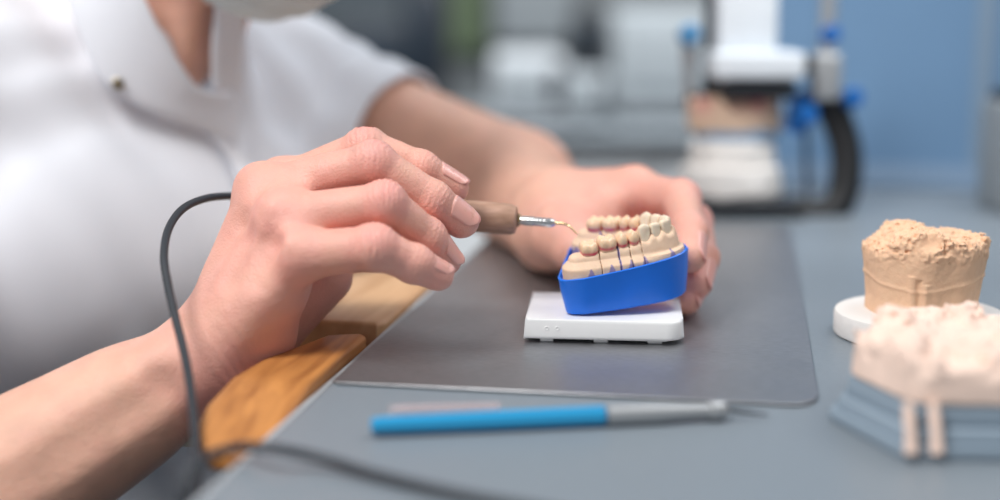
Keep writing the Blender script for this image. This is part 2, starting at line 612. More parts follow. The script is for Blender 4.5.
def lhand(p, detail=True):
    wr = [P(560, 198, .838), P(556, 208, .842), P(553, 220, .842), P(552, 230, .838)]
    pal = None
    for key, w0, r in zip(('index', 'middle', 'ring', 'little'), wr, (.0135, .0125, .012, .011)):
        d = cap(p, w0, fL[key][0], .0165, r)
        pal = d if pal is None else smin(pal, d, .010)
    # thenar and the back of the thumb
    pal = smin(pal, cap(p, P(558, 214, .82), P(600, 212, .790), .022, .015), .012)
    pal = smin(pal, cap(p, P(556, 232, .81), P(600, 246, .785), .020, .014), .012)
    th = smin(cap(p, tL[0], tL[1], trL[0] * 1.15, trL[1] * 1.15), cap(p, tL[1], tL[2], trL[1] * 1.1, trL[2]), .006)
    th = smin(th, cap(p, tL[2], tL[3], trL[2], trL[3]), .003)
    pal = smin(pal, th, .010)
    fa = smin(cap(p, WL + UP * .006, ELL, .0195, .034), cap(p, WL - UP * .008, ELL - UP * .006, .0185, .036), .012)
    fa = smin(fa, cap(p, ELL + UP * .004, SHL + (ELL - SHL) * .2, .034, .042), .02)
    pal = smin(pal, fa, .02)
    fi = None
    for key in ('index', 'middle', 'ring', 'little'):
        f = finger(p, fL[key], rL[key])
        fi = f if fi is None else smin(fi, f, .0008)
    d = smin(pal, fi, .009)
    if detail:
        for key in ('index', 'middle', 'ring'):
            for k in (1, 2):
                d = d + wrinkles(p, fL[key], rL[key], k, .0002)
        d = d + .0003 * snoise(p, 80, 1)
    return d

# head, bent forward over the work
HG = nrm([.62, -.43, -.66]); HS = nrm(np.cross(HG, np.array([0, 0, 1.0]))); HU = np.cross(HS, HG)
HC = np.array([-.135, .852, .288])
NK0 = MID + FWD * .020 + LAT * .018 + ZZ * .06
NK1 = HC - HG * .035 - HU * .055

def torso(p, grow):
    d = cap(p, SHR + [.02, .03, 0], SHL - [.02, .03, 0], .058 + grow, .058 + grow)
    d = smin(d, cap(p, MID - LAT * .08 + FWD * .015 + ZZ * .0, MID + LAT * .08 + FWD * .015, .102 + grow, .102 + grow), .05)
    d = smin(d, cap(p, MID - LAT * .07 - FWD * .02 - ZZ * .25, MID + LAT * .07 - FWD * .02 - ZZ * .25, .095 + grow, .095 + grow), .08)
    d = smin(d, cap(p, MID - LAT * .09 - FWD * .05 - ZZ * .45, MID + LAT * .09 - FWD * .05 - ZZ * .45, .105 + grow, .105 + grow), .08)
    return d

def headneck(p):
    d = ell(p, HC, [HS, HG, HU], [.073, .092, .108])
    d = smin(d, ell(p, HC + HG * .035 - HU * .062, [HS, HG, HU], [.050, .052, .050]), .02)       # jaw
    d = smin(d, cap(p, HC + HG * .088 + HU * .010, HC + HG * .108 - HU * .020, .006, .0095), .008)   # nose
    d = smin(d, cap(p, HC + HG * .078 - HU * .048 - HS * .015, HC + HG * .078 - HU * .048 + HS * .015, .008, .008), .006)
    d = smin(d, cap(p, HC + HG * .075 - HU * .055 - HS * .012, HC + HG * .075 - HU * .055 + HS * .012, .007, .007), .004)
    for s in (-1, 1):
        d = smax(d, -ell(p, HC + HG * .094 + HU * .012 + HS * s * .031, [HS, HG, HU], [.015, .010, .010]), .008)
        d = smin(d, ell(p, HC + HG * .078 + HU * .012 + HS * s * .031, [HS, HG, HU], [.012, .012, .012]), .002)
        d = smin(d, ell(p, HC + HS * s * .076 - HG * .004 - HU * .004, [HS, HG, HU], [.006, .017, .030]), .004)
    d = smin(d, cap(p, NK0, NK1, .050, .050), .03)
    # throat tendons
    d = smin(d, cap(p, NK0 + FWD * .052 + LAT * .008, NK1 + HG * .05 - HU * .0 + LAT * .03, .006, .008), .012)
    d = smin(d, cap(p, NK0 + FWD * .052 - LAT * .008, NK1 + HG * .05 - LAT * .03, .006, .008), .012)
    return d

BOXR = (np.array([-.30, .55, -.085]), np.array([-.005, .75, .10]))
BOXL = (np.array([-.06, .66, -.02]), np.array([.15, .93, .13]))

def body(p):
    d = smin(torso(p, -.014), headneck(p), .03)
    d = smin(d, cap(p, SHR, ELR, .044, .038), .03)
    d = smin(d, rhand(p, False), .01)
    d = smin(d, cap(p, SHL, ELL, .044, .036), .03)
    d = smin(d, lhand(p, False), .01)
    for lo, hi in (BOXR, BOXL):
        c = (lo + hi) / 2; e = (hi - lo) / 2 - .006
        q = np.abs(p - c) - e
        bx = np.sqrt((np.maximum(q, 0) ** 2).sum(1)) + np.minimum(q.max(1), 0)
        d = np.maximum(d, -bx)
    return d

V1, Q1 = nets(lambda p: rhand(p), BOXR[0], BOXR[1], .00068)
V2, Q2 = nets(lambda p: lhand(p), BOXL[0], BOXL[1], .0011)
V3, Q3 = nets(body, [-.50, .48, -.56], [.12, 1.22, .44], .0040)
VB = np.concatenate([V1, V2, V3]); QB = np.concatenate([Q1, Q2 + len(V1), Q3 + len(V1) + len(V2)])
red = np.zeros(len(VB))
for F, Rr in ((fR, rR), (fL, rL)):
    for key in F:
        J = F[key]
        for k, am in ((0, .30), (1, .55), (2, .25), (3, .55)):
            c = J[k] + (dorsal(J, k) * Rr[key][k] * .7 if k in (1, 2) else 0)
            red += am * gauss(VB, c, .010)
red += .5 * gauss(VB, tR[3], .012)
red += .9 * gauss(VB, P(222, 385, .64), .022)
red += .48 * np.clip(1.25 - np.linalg.norm(VB - P(300, 240, .65), axis=1) / .085, 0, 1) + .40 * np.clip(1.3 - np.linalg.norm(VB - P(630, 230, .77), axis=1) / .065, 0, 1)
red = np.clip(red + .12 * snoise(VB, 130, 5), 0, 1)
person = thing('person', 'person in white short-sleeved tunic leaning over the bench, both hands at the model', 'person',
               tuple(MID - ZZ * .45))
PM = person.matrix_world.copy()
PI_ = np.array(PM.inverted())
def loc(V): return np.asarray(V) @ PI_[:3, :3].T + PI_[:3, 3]
bodyo = mesh_np('body', loc(VB), QB, SKIN, person, {'red': red})

def nail(J, R, n, label=None, scale=1.0, wide=44):
    a, b = J[2], J[3]
    ax = nrm(b - a); n = nrm(np.asarray(n) - ax * (np.asarray(n) @ ax)); s = np.cross(ax, n)
    L = np.linalg.norm(b - a)
    bm = bmesh.new()
    NU, NV = 10, 12
    g = []
    for i in range(NV + 1):
        row = []
        for j in range(NU + 1):
            u = -1 + 2 * j / NU
            v = i / NV
            s0 = L * .34 + R[3] * (.32 * u * u)
            s1 = L + R[3] * (.66 - .70 * abs(u) ** 2.2)
            x = s0 + (s1 - s0) * v
            rr = R[2] + (R[3] - R[2]) * min(1, x / L)
            rr *= 1.02 - .06 * max(0, v - .6) + .0 * u
            ph = math.radians(wide * u) * scale
            c = a + ax * x
            row.append(bm.verts.new(loc((c + (n * math.cos(ph) * .97 + s * math.sin(ph) * 1.02) * rr)[None])[0]))
        g.append(row)
    for i in range(NV):
        for j in range(NU):
            bm.faces.new((g[i][j], g[i][j+1], g[i+1][j+1], g[i+1][j]))
    o = from_bm('fingernail', bm, NAIL, person, label=label)
    sm = o.modifiers.new('thickness', 'SOLIDIFY'); sm.thickness = .0007; sm.offset = 0
    return o
nail(fR['index'], rR['index'], RT * .35 + UP * .75 - FW * .55, wide=38)
nail(fR['middle'], rR['middle'], RT * .45 + UP * .45 - FW * .8)
nail(fR['ring'], rR['ring'], RT * .75 + UP * .25 - FW * .35)
nail(fR['little'], rR['little'], RT * .55 + UP * .7 - FW * .45)
nail([0, 0] + [tR[2], tR[3]], trR, FW * .9 - UP * .3)
nail(fL['index'], rL['index'], RT * .9 - FW * .6)
nail(fL['middle'], rL['middle'], RT * .9 - FW * .6)
nail(fL['ring'], rL['ring'], RT * .9 - FW * .6)
nail(fL['little'], rL['little'], RT * .8 - FW * .2)
nail([0, 0] + [tL[2], tL[3]], trL, -FW * .5 + UP * .5 - RT * .5)

# shirt -----------------------------------------------------------
VN = P(207, 76, .865)          # bottom of the open neck
HEML = P(414, 112, 1.0)
def shirt(p, detail=True):
    d = torso(p, .006)
    # right sleeve (near the camera) and left sleeve
    eR = SHR + (ELR - SHR) * .62
    sr = cap(p, SHR, eR, .062, .058)
    aR = nrm(ELR - SHR)
    sr = smax(sr, (p - eR) @ aR, .003)
    axL = nrm(ELL - SHL)
    eL = SHL + (ELL - SHL) * .50
    sl = cap(p, SHL - ZZ * .010, SHL + (ELL - SHL) * .7 - ZZ * .014, .062, .064)
    hem = (p - eL) @ axL
    sl = smax(sl, hem, .003)
    d = smin(d, cap(p, NK0, NK0 + (NK1 - NK0) * .35, .060, .056), .035)
    d = smin(d, sr, .04)
    d = smin(d, sl, .04)
    # front overlap stands off a little
    if detail:
        # folds running from the neck and shoulders
        q = p - MID
        x = q @ LAT; z = q[:, 2]; y = q @ FWD
        fr = np.clip(y / .05, 0, 1) * np.clip(1 - (x - .11) / .07, 0, 1) * np.clip((x + .24) / .07, 0, 1)
        d = d - fr * (.0032 + .0068 * np.clip(x / .05, 0, 1)) * np.sin((x * 1.0 + z * .25) * 105 + 1.5 * snoise(p, 5, 4)) * (.5 + .5 * snoise(p, 5, 6))
        d = d - .0022 * snoise(p * [1, 1, .4], 9, 7) - .0008 * snoise(p, 22, 8)
        # folds around the sleeve
        s = (p - SHL) @ axL
        wS = np.exp(-((s - .06) / .06) ** 2)
        d = d - wS * .0015 * np.sin(s * 150 + 3 * snoise(p, 12, 9))
    ncut = cap(p, NK0 + ZZ * .098 + FWD * .01, NK1, .052, .060)
    ncut = smin(ncut, cap(p, NK0 + FWD * .03 + ZZ * .075, VN, .028, .006), .012)
    d = smax(d, -ncut, .004)
    # open sleeve ends
    d = smax(d, -np.maximum(cap(p, SHL + (ELL - SHL) * .4 - ZZ * .010, ELL - ZZ * .02, .057, .057), -(hem + .03)), .002)
    d = smax(d, -np.maximum(cap(p, SHR + (ELR - SHR) * .4, ELR, .053, .053), -((p - eR) @ aR + .03)), .002)
    return d
V, Q = nets(shirt, [-.50, .56, -.50], [.06, 1.22, .22], .0030, slack=2.2)
tunic = mesh_np('tunic', loc(V), Q, CLOTH, person, label='white cotton short-sleeved tunic')
def uncut(p):
    return smin(torso(p, .006), cap(p, NK0, NK1, .062, .064), .03)
V, Q = nets(uncut, [-.50, .66, -.30], [.06, 1.22, .30], .006, slack=2)
bvh = BVHTree.FromPolygons([tuple(v) for v in V.tolist()], [tuple(q) for q in Q.tolist()])
def hit(px, py, off=.004):
    d = P(px, py, 1) - CAM
    d = d / np.linalg.norm(d)
    r = bvh.ray_cast(Vector(CAM), Vector(d))
    if r[0] is None: return None
    return np.array(r[0]) - d * off

def strip(rows, name, m, thick=.0022, off=.004, n=14, k=6, label=None):
    """cloth band laid on the tunic between two edge lines"""
    A = catmull([np.array(a, float) for a, b in rows], n)
    B = catmull([np.array(b, float) for a, b in rows], n)
    bm = bmesh.new()
    g = []
    for a, b in zip(A, B):
        row = []
        for j in range(k + 1):
            w = j / k
            q = a * (1 - w) + b * w
            row.append((q, hit(q[0], q[1], 0)))
        g.append(row)
    # distances from the camera, smoothed over the holes
    D = np.array([[(np.linalg.norm(h - CAM) if h is not None else np.nan) for q, h in r] for r in g])
    med = np.nanmedian(D)
    D = np.where(np.isnan(D) | (D > med + .10), np.nan, D)
    for _ in range(60):
        M = np.isnan(D)
        if not M.any(): break
        pad = np.pad(D, 1, constant_values=np.nan)
        st = np.stack([pad[:-2, 1:-1], pad[2:, 1:-1], pad[1:-1, :-2], pad[1:-1, 2:]])
        with np.errstate(all='ignore'):
            av = np.nanmean(st, 0)
        D = np.where(M, av, D)
    for _ in range(12):
        pad = np.pad(D, 1, mode='edge')
        D = (pad[:-2, 1:-1] + pad[2:, 1:-1] + pad[1:-1, :-2] + pad[1:-1, 2:]) / 4
    vs = []
    for i, r in enumerate(g):
        row = []
        for j, (q, h) in enumerate(r):
            d = nrm(P(q[0], q[1], 1) - CAM)
            e = 1 if 0 < j < k else 0
            row.append(bm.verts.new(loc((CAM + d * (D[i, j] - off - .0015 * e))[None])[0]))
        vs.append(row)
    for i in range(len(vs) - 1):
        for j in range(k):
            bm.faces.new((vs[i][j], vs[i][j+1], vs[i+1][j+1], vs[i+1][j]))
    o = from_bm(name, bm, m, person, label=label)
    s = o.modifiers.new('thickness', 'SOLIDIFY'); s.thickness = thick; s.offset = 0
    s2 = o.modifiers.new('subdivision', 'SUBSURF'); s2.levels = 1; s2.render_levels = 1
    return o
import warnings
warnings.filterwarnings('ignore')
strip([((132, -28), (54, -30)), ((146, 0), (68, 4)), ((160, 28), (84, 44)), ((180, 62), (104, 84)),
       ((200, 88), (150, 112)), ((222, 92), (206, 132)), ((240, 88), (238, 150))], 'collar_flap', CLOTH, off=.010)
strip([((216, -20), (250, -24)), ((214, 8), (246, 14)), ((211, 50), (242, 60)), ((212, 88), (240, 96))], 'collar_flap', CLOTH, off=.007)
strip([((206, 132), (240, 150)), ((228, 160), (256, 172)), ((242, 200), (268, 205)), ((250, 250), (276, 252))], 'front_placket', CLOTH, off=.010)
# press stud
c = hit(118, 84, .014)
nn = nrm(CAM - c)
bm = lathe_bm([(0, .0038), (.0010, .0038), (.0015, .0030), (.0006, .0022), (.0006, .0012), (.0013, .0008), (.0013, 0)], tuple(loc(c[None])[0]), tuple(loc((c + nn)[None])[0]), 24)
from_bm('press_stud', bm, mat('stud_metal', S(150, 138, 118), .35, 1.0), person, label='metal press stud on the collar')

# mask, hair, trousers
def maskf(p):
    base = smin(ell(p, HC, [HS, HG, HU], [.073, .092, .108]), ell(p, HC + HG * .040 - HU * .060, [HS, HG, HU], [.056, .060, .056]), .03)
    base = smin(base, cap(p, HC + HG * .09 - HU * .0, HC + HG * .108 - HU * .03, .008, .014), .03) - .006
    base = base - .0012 * np.sin(((p - HC) @ HU) * 400)
    cut = np.maximum((p - HC) @ HU - (.005), -((p - HC) @ HG) + .012)
    return smax(base, cut, .003)
V, Q = nets(maskf, HC - .17, HC + .17, .0025)
mo = mesh_np('face_mask', loc(V), Q, MASKM, person, label='pale grey-white face mask')
for s in (-1, 1):
    e0 = HC + HG * .02 + HS * s * .075 - HU * .03
    e1 = HC - HG * .012 + HS * s * .084 + HU * .01
    from_bm('ear_loop', tube_bm([loc(q[None])[0] for q in catmull([e0, e0 * .5 + e1 * .5 + HS * s * .006, e1, HC - HG * .03 + HS * s * .078 - HU * .01], 6)], .0015, 8), MASKM, person)
def hairf(p):
    b = ell(p, HC - HG * .008 + HU * .006, [HS, HG, HU], [.082, .098, .114])
    b = smin(b, ell(p, HC - HG * .115 + HU * .035, [HS, HG, HU], [.035, .03, .035]), .01)
    b = b + .0012 * np.sin(((p - HC) @ HS) * 700)
    cut = ((p - HC) @ nrm(HG * 1.0 - HU * .75)) - .022
    return smax(b, cut, .006)
V, Q = nets(hairf, HC - .20, HC + .17, .003)
mesh_np('hair', loc(V), Q, HAIR, person, label='dark brown hair tied back')
def trf(p):
    h0 = MID - FWD * .06 - ZZ * .50
    d = cap(p, h0 - LAT * .08, h0 + LAT * .08, .13, .13)
    for s in (-1, 1):
        a = h0 + LAT * s * .09 - ZZ * .02; k = a + FWD * .40 + LAT * s * .04 + ZZ * .02; f = k - ZZ * .19 + FWD * .02
        d = smin(d, cap(p, a, k, .088, .066), .03)
        d = smin(d, cap(p, k, f, .064, .055), .02)
    d = smax(d, -(p[:, 2] + .73), .003)
    return d - .004 * snoise(p, 14, 2)
V, Q = nets(trf, [-.75, .4, -.76], [.45, 1.4, -.3], .006, slack=2)
mesh_np('trousers', loc(V), Q, TROUS, person, label='blue-grey trousers')

# ================================================================== the bench
def bmat(u, v, z=0.0, rz=0.0):
    return BM @ Matrix.Translation((u, v, z)) @ Matrix.Rotation(rz, 4, 'Z')

def u_at(px, v, dz=0):
    """bench coordinate u where the sight line of pixel column px crosses the bench line v"""
    o = np.array(BM.inverted() @ Vector(CAM)); d = np.array(BM.inverted().to_3x3() @ Vector(P(px, 187, 1) - CAM))
    return float(o[0] + d[0] * (v - o[1]) / d[1])
VP = float((BM.inverted() @ Vector(G(880, 188)))[1])
desk = thing('workbench', 'grey-blue laminate workbench that carries the metal sheet and the tools', 'workbench', bmat(0, 0, -.75))
bm = prism_bm([(0, -.55), (1.15, -.55), (1.15, VP - .002), (0, VP - .002)], .722, .75, .0015, 2)
from_bm('worktop', bm, DESK, desk, False)
bm = box_bm((-.0022, -.55, .723), (-.0002, VP - .002, .7495))
from_bm('edge_band', bm, DESKEDGE, desk, False)
bm = box_bm((.62, -.50, .0), (1.12, VP - .03, .7215), .003)
from_bm('cabinet_body', bm, GREYM, desk, False)
from_bm('back_leg', box_bm((.03, VP - .09, 0), (.08, VP - .04, .7215), .003), STEEL_D, desk, False)
from_bm('front_leg', box_bm((.03, -.50, 0), (.08, -.45, .7215), .003), STEEL_D, desk, False)

sheet = thing('metal_sheet', 'large brushed steel sheet with rounded corners lying under the blue model', 'metal sheet', bmat(0, 0, 0))
bm = prism_bm([(.001, .003), (.004, 0)] + rrect(.001, .000, .209, .47, .016, 8)[-7:] + rrect(.001, .000, .209, .47, .016, 8)[:14], .0004, .0016, .0004, 1)
tag(from_bm('sheet_plate', bm, STEEL, sheet), None)

# wooden arm rests fixed along the bench edge
def armrest(label, v0, v1, w, m, zt, th, slope=0):
    a = thing('armrest', label, 'armrest', bmat(-.003, v0, 0))
    L = v1 - v0
    pts = [(-w * .45, 0), (0, 0), (0, L), (-w * .30, L)]
    pts = [(-w + .012, 0), (-.004, -.002), (0, .004), (0, L - .004), (-.004, L), (-w * .55, L - .006), (-w, L * .62), (-w - .004, L * .25), (-w, .012)]
    bm = prism_bm(pts, zt - th, zt, .0022, 3)
    if slope:
        for y0 in (slope, slope - .004, slope + .004):
            bmesh.ops.bisect_plane(bm, geom=bm.verts[:] + bm.edges[:] + bm.faces[:], plane_co=(0, y0, 0), plane_no=(0, 1, 0))
        for v in bm.verts:
            if v.co.y < slope:
                v.co.z -= (slope - v.co.y) * .20 * (1 if v.co.z > zt - th / 2 else .35)
    from_bm('board', bm, m, a)
    from_bm('mounting_batten', box_bm((-w * .8, L * .45, zt - th - .0045), (-w * .2, L * .95, zt - th - .0002), .001), m, a)
    return a
armrest('orange-brown wooden armrest on the bench edge under the wrist', -.074, .076, .034, WOOD, .005, .016, .062)
armrest('pale blurred wooden armrest on the bench edge behind the fingers', .108, .275, .060, WOODP, .003, .020)
tr = thing('pull_out_tray', 'cream pull-out tray below the bench edge beyond the pale armrest', 'tray', bmat(-.11, .0, -.035))
bm = prism_bm(rrect(0, .02, .1065, .42, .012), -.004, 0.0, .001, 2)
from_bm('tray_floor', bm, CREAM, tr)
bm = box_bm((0, .02, 0), (.004, .42, .012), .001); box_bm((.0045, .416, 0), (.106, .42, .012), .001, bm=bm); box_bm((.0045, .02, 0), (.106, .024, .012), .001, bm=bm)
from_bm('tray_rim', bm, CREAM, tr)

# ================================================================== white articulating plate under the model
plate_o = G(523, 346)
TP = Matrix.Translation(Vector(plate_o)) @ Matrix.Rotation(-math.radians(5), 4, 'Z')
pl = thing('base_plate', 'white plastic base plate on the steel sheet beneath the blue model', 'base plate', TP @ Matrix.Translation((0, 0, .0016)))
bm = prism_bm([(0.001 if x < .03 else x, y) for x, y in rrect(0, 0, .077, .064, .009, 8)], .0022, .0118, .0016, 3, taper=1.02)
from_bm('plate_block', bm, WHITEP, pl)
for x0, x1 in ((.008, .0145), (.034, .041), (.060, .067)):
    for y0, y1 in ((0.0030, .012), (.050, .0590)):
        from_bm('plate_foot', box_bm((x0, y0, 0), (x1, y1, .0024), .0005), WHITEP, pl)
for x in (.0115, .0165):
    from_bm('moulded_pip', lathe_bm([(0, .0012), (.0007, .0011), (.0007, .0006), (0.0002, 0)], (x, .0002, .0075), (x, -1, .0075), 12), WHITEP, pl)

# ================================================================== dental model
MYAW, MROLL, MPITCH = -math.radians(10), -math.radians(4.6), math.radians(7)
MO = G(572, 316, .0137)
MM = Matrix.Translation(Vector(MO)) @ Matrix.Rotation(MYAW, 4, 'Z') @ Matrix.Rotation(MROLL, 4, 'Y') @ Matrix.Rotation(MPITCH, 4, 'X')
model = thing('dental_model', 'beige dental arch with sawn teeth in a blue base held in the left hand', 'dental model', MM)

YC, HWd, XA, EX = 29.0, 21.0, 46.5, 1.85
def arch_pt(t):   # t -1..1, near limb negative
    y = YC + HWd * math.copysign(abs(t) ** .8, t)
    return np.array([XA - 42 * abs((y - YC) / HWd) ** EX, y])
AP = np.array([arch_pt(t) for t in np.linspace(-1, 1, 161)])
seg = np.r_[0, np.cumsum(np.linalg.norm(np.diff(AP, axis=0), axis=1))]
def at_s(s):
    x = np.interp(s, seg, AP[:, 0]); y = np.interp(s, seg, AP[:, 1])
    x2 = np.interp(s + .5, seg, AP[:, 0]); y2 = np.interp(s + .5, seg, AP[:, 1])
    x1 = np.interp(s - .5, seg, AP[:, 0]); y1 = np.interp(s - .5, seg, AP[:, 1])
    return np.array([x, y]), nrm([x2 - x1, y2 - y1])
def arch_d(p2):
    best = np.full(len(p2), 1e9)
    sb = np.zeros(len(p2))
    for i in range(0, 160, 4):
        a, b = AP[i], AP[i + 4]
        ab = b - a
        t = np.clip((p2 - a) @ ab / (ab @ ab), 0, 1)
        d = np.sqrt(((p2 - a - t[:, None] * ab) ** 2).sum(1))
        m = d < best
        best[m] = d[m]; sb[m] = (seg[i] + t * (seg[i + 4] - seg[i]))[m]
    return best, sb
TOT = seg[-1]
kinds = ['molar', 'molar', 'premolar', 'premolar', 'canine', 'incisor', 'incisor2']
base_w = [11.2, 11.6, 7.3, 7.3, 7.6, 7.0, 8.4]
sc = (TOT - 2) / (2 * sum(base_w))
bw = [x * sc for x in base_w]
teeth = []
s = 1.0
for k, wd in zip(kinds, bw):
    teeth.append((s + wd / 2, wd, k, 1)); s += wd
for k, wd in zip(kinds[::-1], bw[::-1]):
    teeth.append((s + wd / 2, wd, k, -1)); s += wd
cuts = [teeth[0][0] + teeth[0][1] / 2, teeth[1][0] + teeth[1][1] / 2, teeth[2][0] + teeth[2][1] / 2, teeth[3][0] + teeth[3][1] / 2]
cuts += [TOT - c for c in cuts]

# outline of the base: offset of the arch, closed at the open end
def base_outline(off, z=0):
    out = []
    for t in np.linspace(-1, 1, 41):
        s_ = (t + 1) / 2 * TOT
        c, tg = at_s(np.clip(s_, .6, TOT - .6))
        n = np.array([tg[1], -tg[0]])
        out.append(c + n * off)
    c0, c1 = out[0], out[-1]
    e = -5.0 - (off - 8.9) * .8
    a = [np.array([e + 4.6, c1[1] - .2]), np.array([e + 2.4, c1[1] - 1.3]), np.array([e + .8, c1[1] - 3.4]), np.array([e, c1[1] - 7]), np.array([e, c0[1] + 7]), np.array([e + .8, c0[1] + 3.4]), np.array([e + 2.4, c0[1] + 1.3]), np.array([e + 4.6, c0[1] + .2])]
    return [tuple(q / 1000) for q in out + a]
bm = bmesh.new()
prof = [(6.6, 0), (7.6, .0006), (9.2, .010), (9.8, .0160), (10.2, .0184), (9.6, .0188), (8.9, .0186), (8.6, .0150)]
rings = []
for off, z in prof:
    rings.append([bm.verts.new((x, y, z + .0042 * min(1, max(0, x / .055)) * (z / .0176))) for x, y in base_outline(off)])
for A, B in zip(rings[:-1], rings[1:]):
    for k in range(len(A)):
        bm.faces.new((A[k], A[(k+1) % len(A)], B[(k+1) % len(A)], B[k]))
bm.faces.new(rings[0]); bm.faces.new(rings[-1])
from_bm('base_former', bm, BLUEP, model, label='bright blue plastic base former')

mm = .001
def cast(p):
    q = p / mm
    d, s_ = arch_d(q[:, :2])
    z = q[:, 2]
    # extend straight at the open ends
    half = 8.4 - .10 * np.clip(z - 22, 0, 12) ** 1.3
    zt = 29.0 + .050 * q[:, 0]
    ant = np.exp(-((s_ - TOT / 2) / (TOT * .17)) ** 4)
    # gum scallop in the front
    sc_ = 0
    for (c, wd, k, sd) in teeth:
        sc_ = sc_ + np.exp(-((s_ - (c + wd / 2)) / 1.5) ** 2)
    zt = zt + ant * (1.2 + 2.2 * sc_) + .4 * sc_
    # bevelled shoulder: upper part narrower
    dx = d - half
    ledge = (1 - ant) * np.clip((z - 23.0) / 3.0, 0, 1) * 2.6 + ant * np.clip((z - 24.5) / .8, 0, 1) * 1.8
    r = smax(dx + ledge, z - zt, 3.0)
    r = np.maximum(r, 13.5 - z)
    g = .18 * snoise(p, 350, 3) + .08 * snoise(p, 900, 4)
    r = r + g * .6
    # saw cuts
    for c in cuts:
        pt, tg = at_s(c)
        pl_ = np.abs((q[:, :2] - pt) @ tg) - .22
        lim = np.sqrt(((q[:, :2] - pt) ** 2).sum(1)) - 12
        r = smax(r, -np.maximum(pl_, lim), .15)
    return r * mm * .9
V, Q = nets(cast, [-.008, -.004, .012], [.062, .062, .038], .00040)
q = V / mm
d_, s_ = arch_d(q[:, :2])
ink = np.zeros(len(V))
for i, c in enumerate([4.5, 14.5, 24.0, 30.5, 43]):
    pt, tg = at_s(c)
    al = (q[:, :2] - pt) @ tg
    ink = np.maximum(ink, (np.abs(al) < 1.6 - .40 * (q[:, 2] - 18.8 - .08 * q[:, 0])).astype(float) * (q[:, 2] < 22.0 + .08 * q[:, 0]) * .7 * (d_ > 5))
pt, tg = at_s(cuts[1])
ink = np.maximum(ink, (np.abs((q[:, :2] - pt) @ tg) < .5) * .8 * (q[:, 2] < 31))
mesh_np('plaster_arch', V, Q, STONE, model, {'ink': ink}, label='beige sawn plaster arch')

def rbox(p, c, b, r):
    q = np.abs(p - np.asarray(c)) - (np.asarray(b) - r)
    return np.sqrt((np.maximum(q, 0) ** 2).sum(1)) + np.minimum(q.max(1), 0) - r
def tooth_fn(kind, w):
    hw = w / 2 - .08
    def fn(p):          # local mm: x along the arch, y towards the cheek, z up
        x, y, z = p[:, 0], p[:, 1], p[:, 2]
        k = .80 + .20 * np.clip(z / 4.0, 0, 1)
        if kind == 'molar':
            dep = 4.9
            q = np.stack([x / k, y / k, z], 1)
            d = rbox(q, [0, 0, 2.2], [hw, dep, 5.0], 2.4)
            for sx in (-1, 1):
                for sy in (-1, 1):
                    d = smin(d, ell(p, [sx * hw * .50, sy * dep * .50, 6.3], np.eye(3), [hw * .42, dep * .40, 2.0]), 1.4)
            d = smax(d, -cap(p, [-hw, 0, 8.3], [hw, 0, 8.3], .9, .9), 1.2)
            d = smax(d, -cap(p, [0, -dep, 8.6], [0, dep, 8.6], .8, .8), 1.2)
            d = smax(d, -cap(p, [0, dep + .4, 8], [0, dep + .2, 3.5], .45, .3), 1.0)
        elif kind == 'premolar':
            dep = 4.1
            q = np.stack([x / k, y / k, z], 1)
            d = rbox(q, [0, 0, 2.2], [hw, dep, 5.0], 2.5)
            for sy in (-1, 1):
                d = smin(d, ell(p, [0, sy * dep * .48, 6.2], np.eye(3), [hw * .58, dep * .42, 2.4]), 1.6)
            d = smax(d, -cap(p, [-hw, -.2, 8.6], [hw, -.2, 8.6], .6, .6), 1.0)
        else:
            top = 9.0 if kind == 'incisor' else 9.2
            t = np.clip(z / top, 0, 1)
            q = np.stack([x / (.80 + .22 * np.clip(z / 5, 0, 1)), (y - .8 * t) / (1.12 - .62 * t), z], 1)
            d = rbox(q, [0, 0, top / 2 - 1.5], [hw, 2.9, top / 2 + 1.5], 1.5)
            if kind == 'canine':
                d = smin(d, ell(p, [0, .9, top - 1.6], np.eye(3), [hw * .5, 1.4, 2.2]), 1.4)
            d = smax(d, -cap(p, [-hw * .33, 4.2, 6.8], [-hw * .25, 4.2, 2], .45, .35), 1.1)
            d = smax(d, -cap(p, [hw * .33, 4.2, 6.8], [hw * .25, 4.2, 2], .45, .35), 1.1)
        d = smax(d, np.abs(x) - hw, .5)
        d = d + .08 * snoise(p, .9, 2) + .04 * snoise(p, 2.6, 3)
        return d * .85
    return fn
for i, (c, wd, kind, sd) in enumerate(teeth):
    fn = tooth_fn('incisor' if kind == 'incisor2' else kind, wd)
    V, Q = nets(fn, [-wd / 2 - 1, -6.5, -4], [wd / 2 + 1, 6.5, 11], .42)
    pt, tg = at_s(c)
    nr = np.array([tg[1], -tg[0]])
    Z0 = (27.0 if kind in ('molar', 'premolar') else 27.8) + .050 * pt[0]
    if i == 0: Z0 = 26.4
    ink = np.zeros(len(V))
    if kind in ('molar', 'premolar'):
        lim = 2.6 + 1.0 * np.abs(V[:, 0] / (wd / 2)) ** 2
        ink = 1.1 * np.exp(-((V[:, 2] - lim) / .85) ** 2) * (.75 + .35 * snoise(V, .5, i))
    W3 = np.zeros((len(V), 3))
    W3[:, :2] = pt + V[:, :1] * tg + V[:, 1:2] * nr
    W3[:, 2] = V[:, 2] + Z0
    front = kind in ('canine', 'incisor', 'incisor2')
    mesh_np('tooth', W3 * mm, Q, TOOTHW if front else TOOTHM, model, {'ink': np.clip(ink, 0, 1)},
            label=('pale front tooth' if front else None))

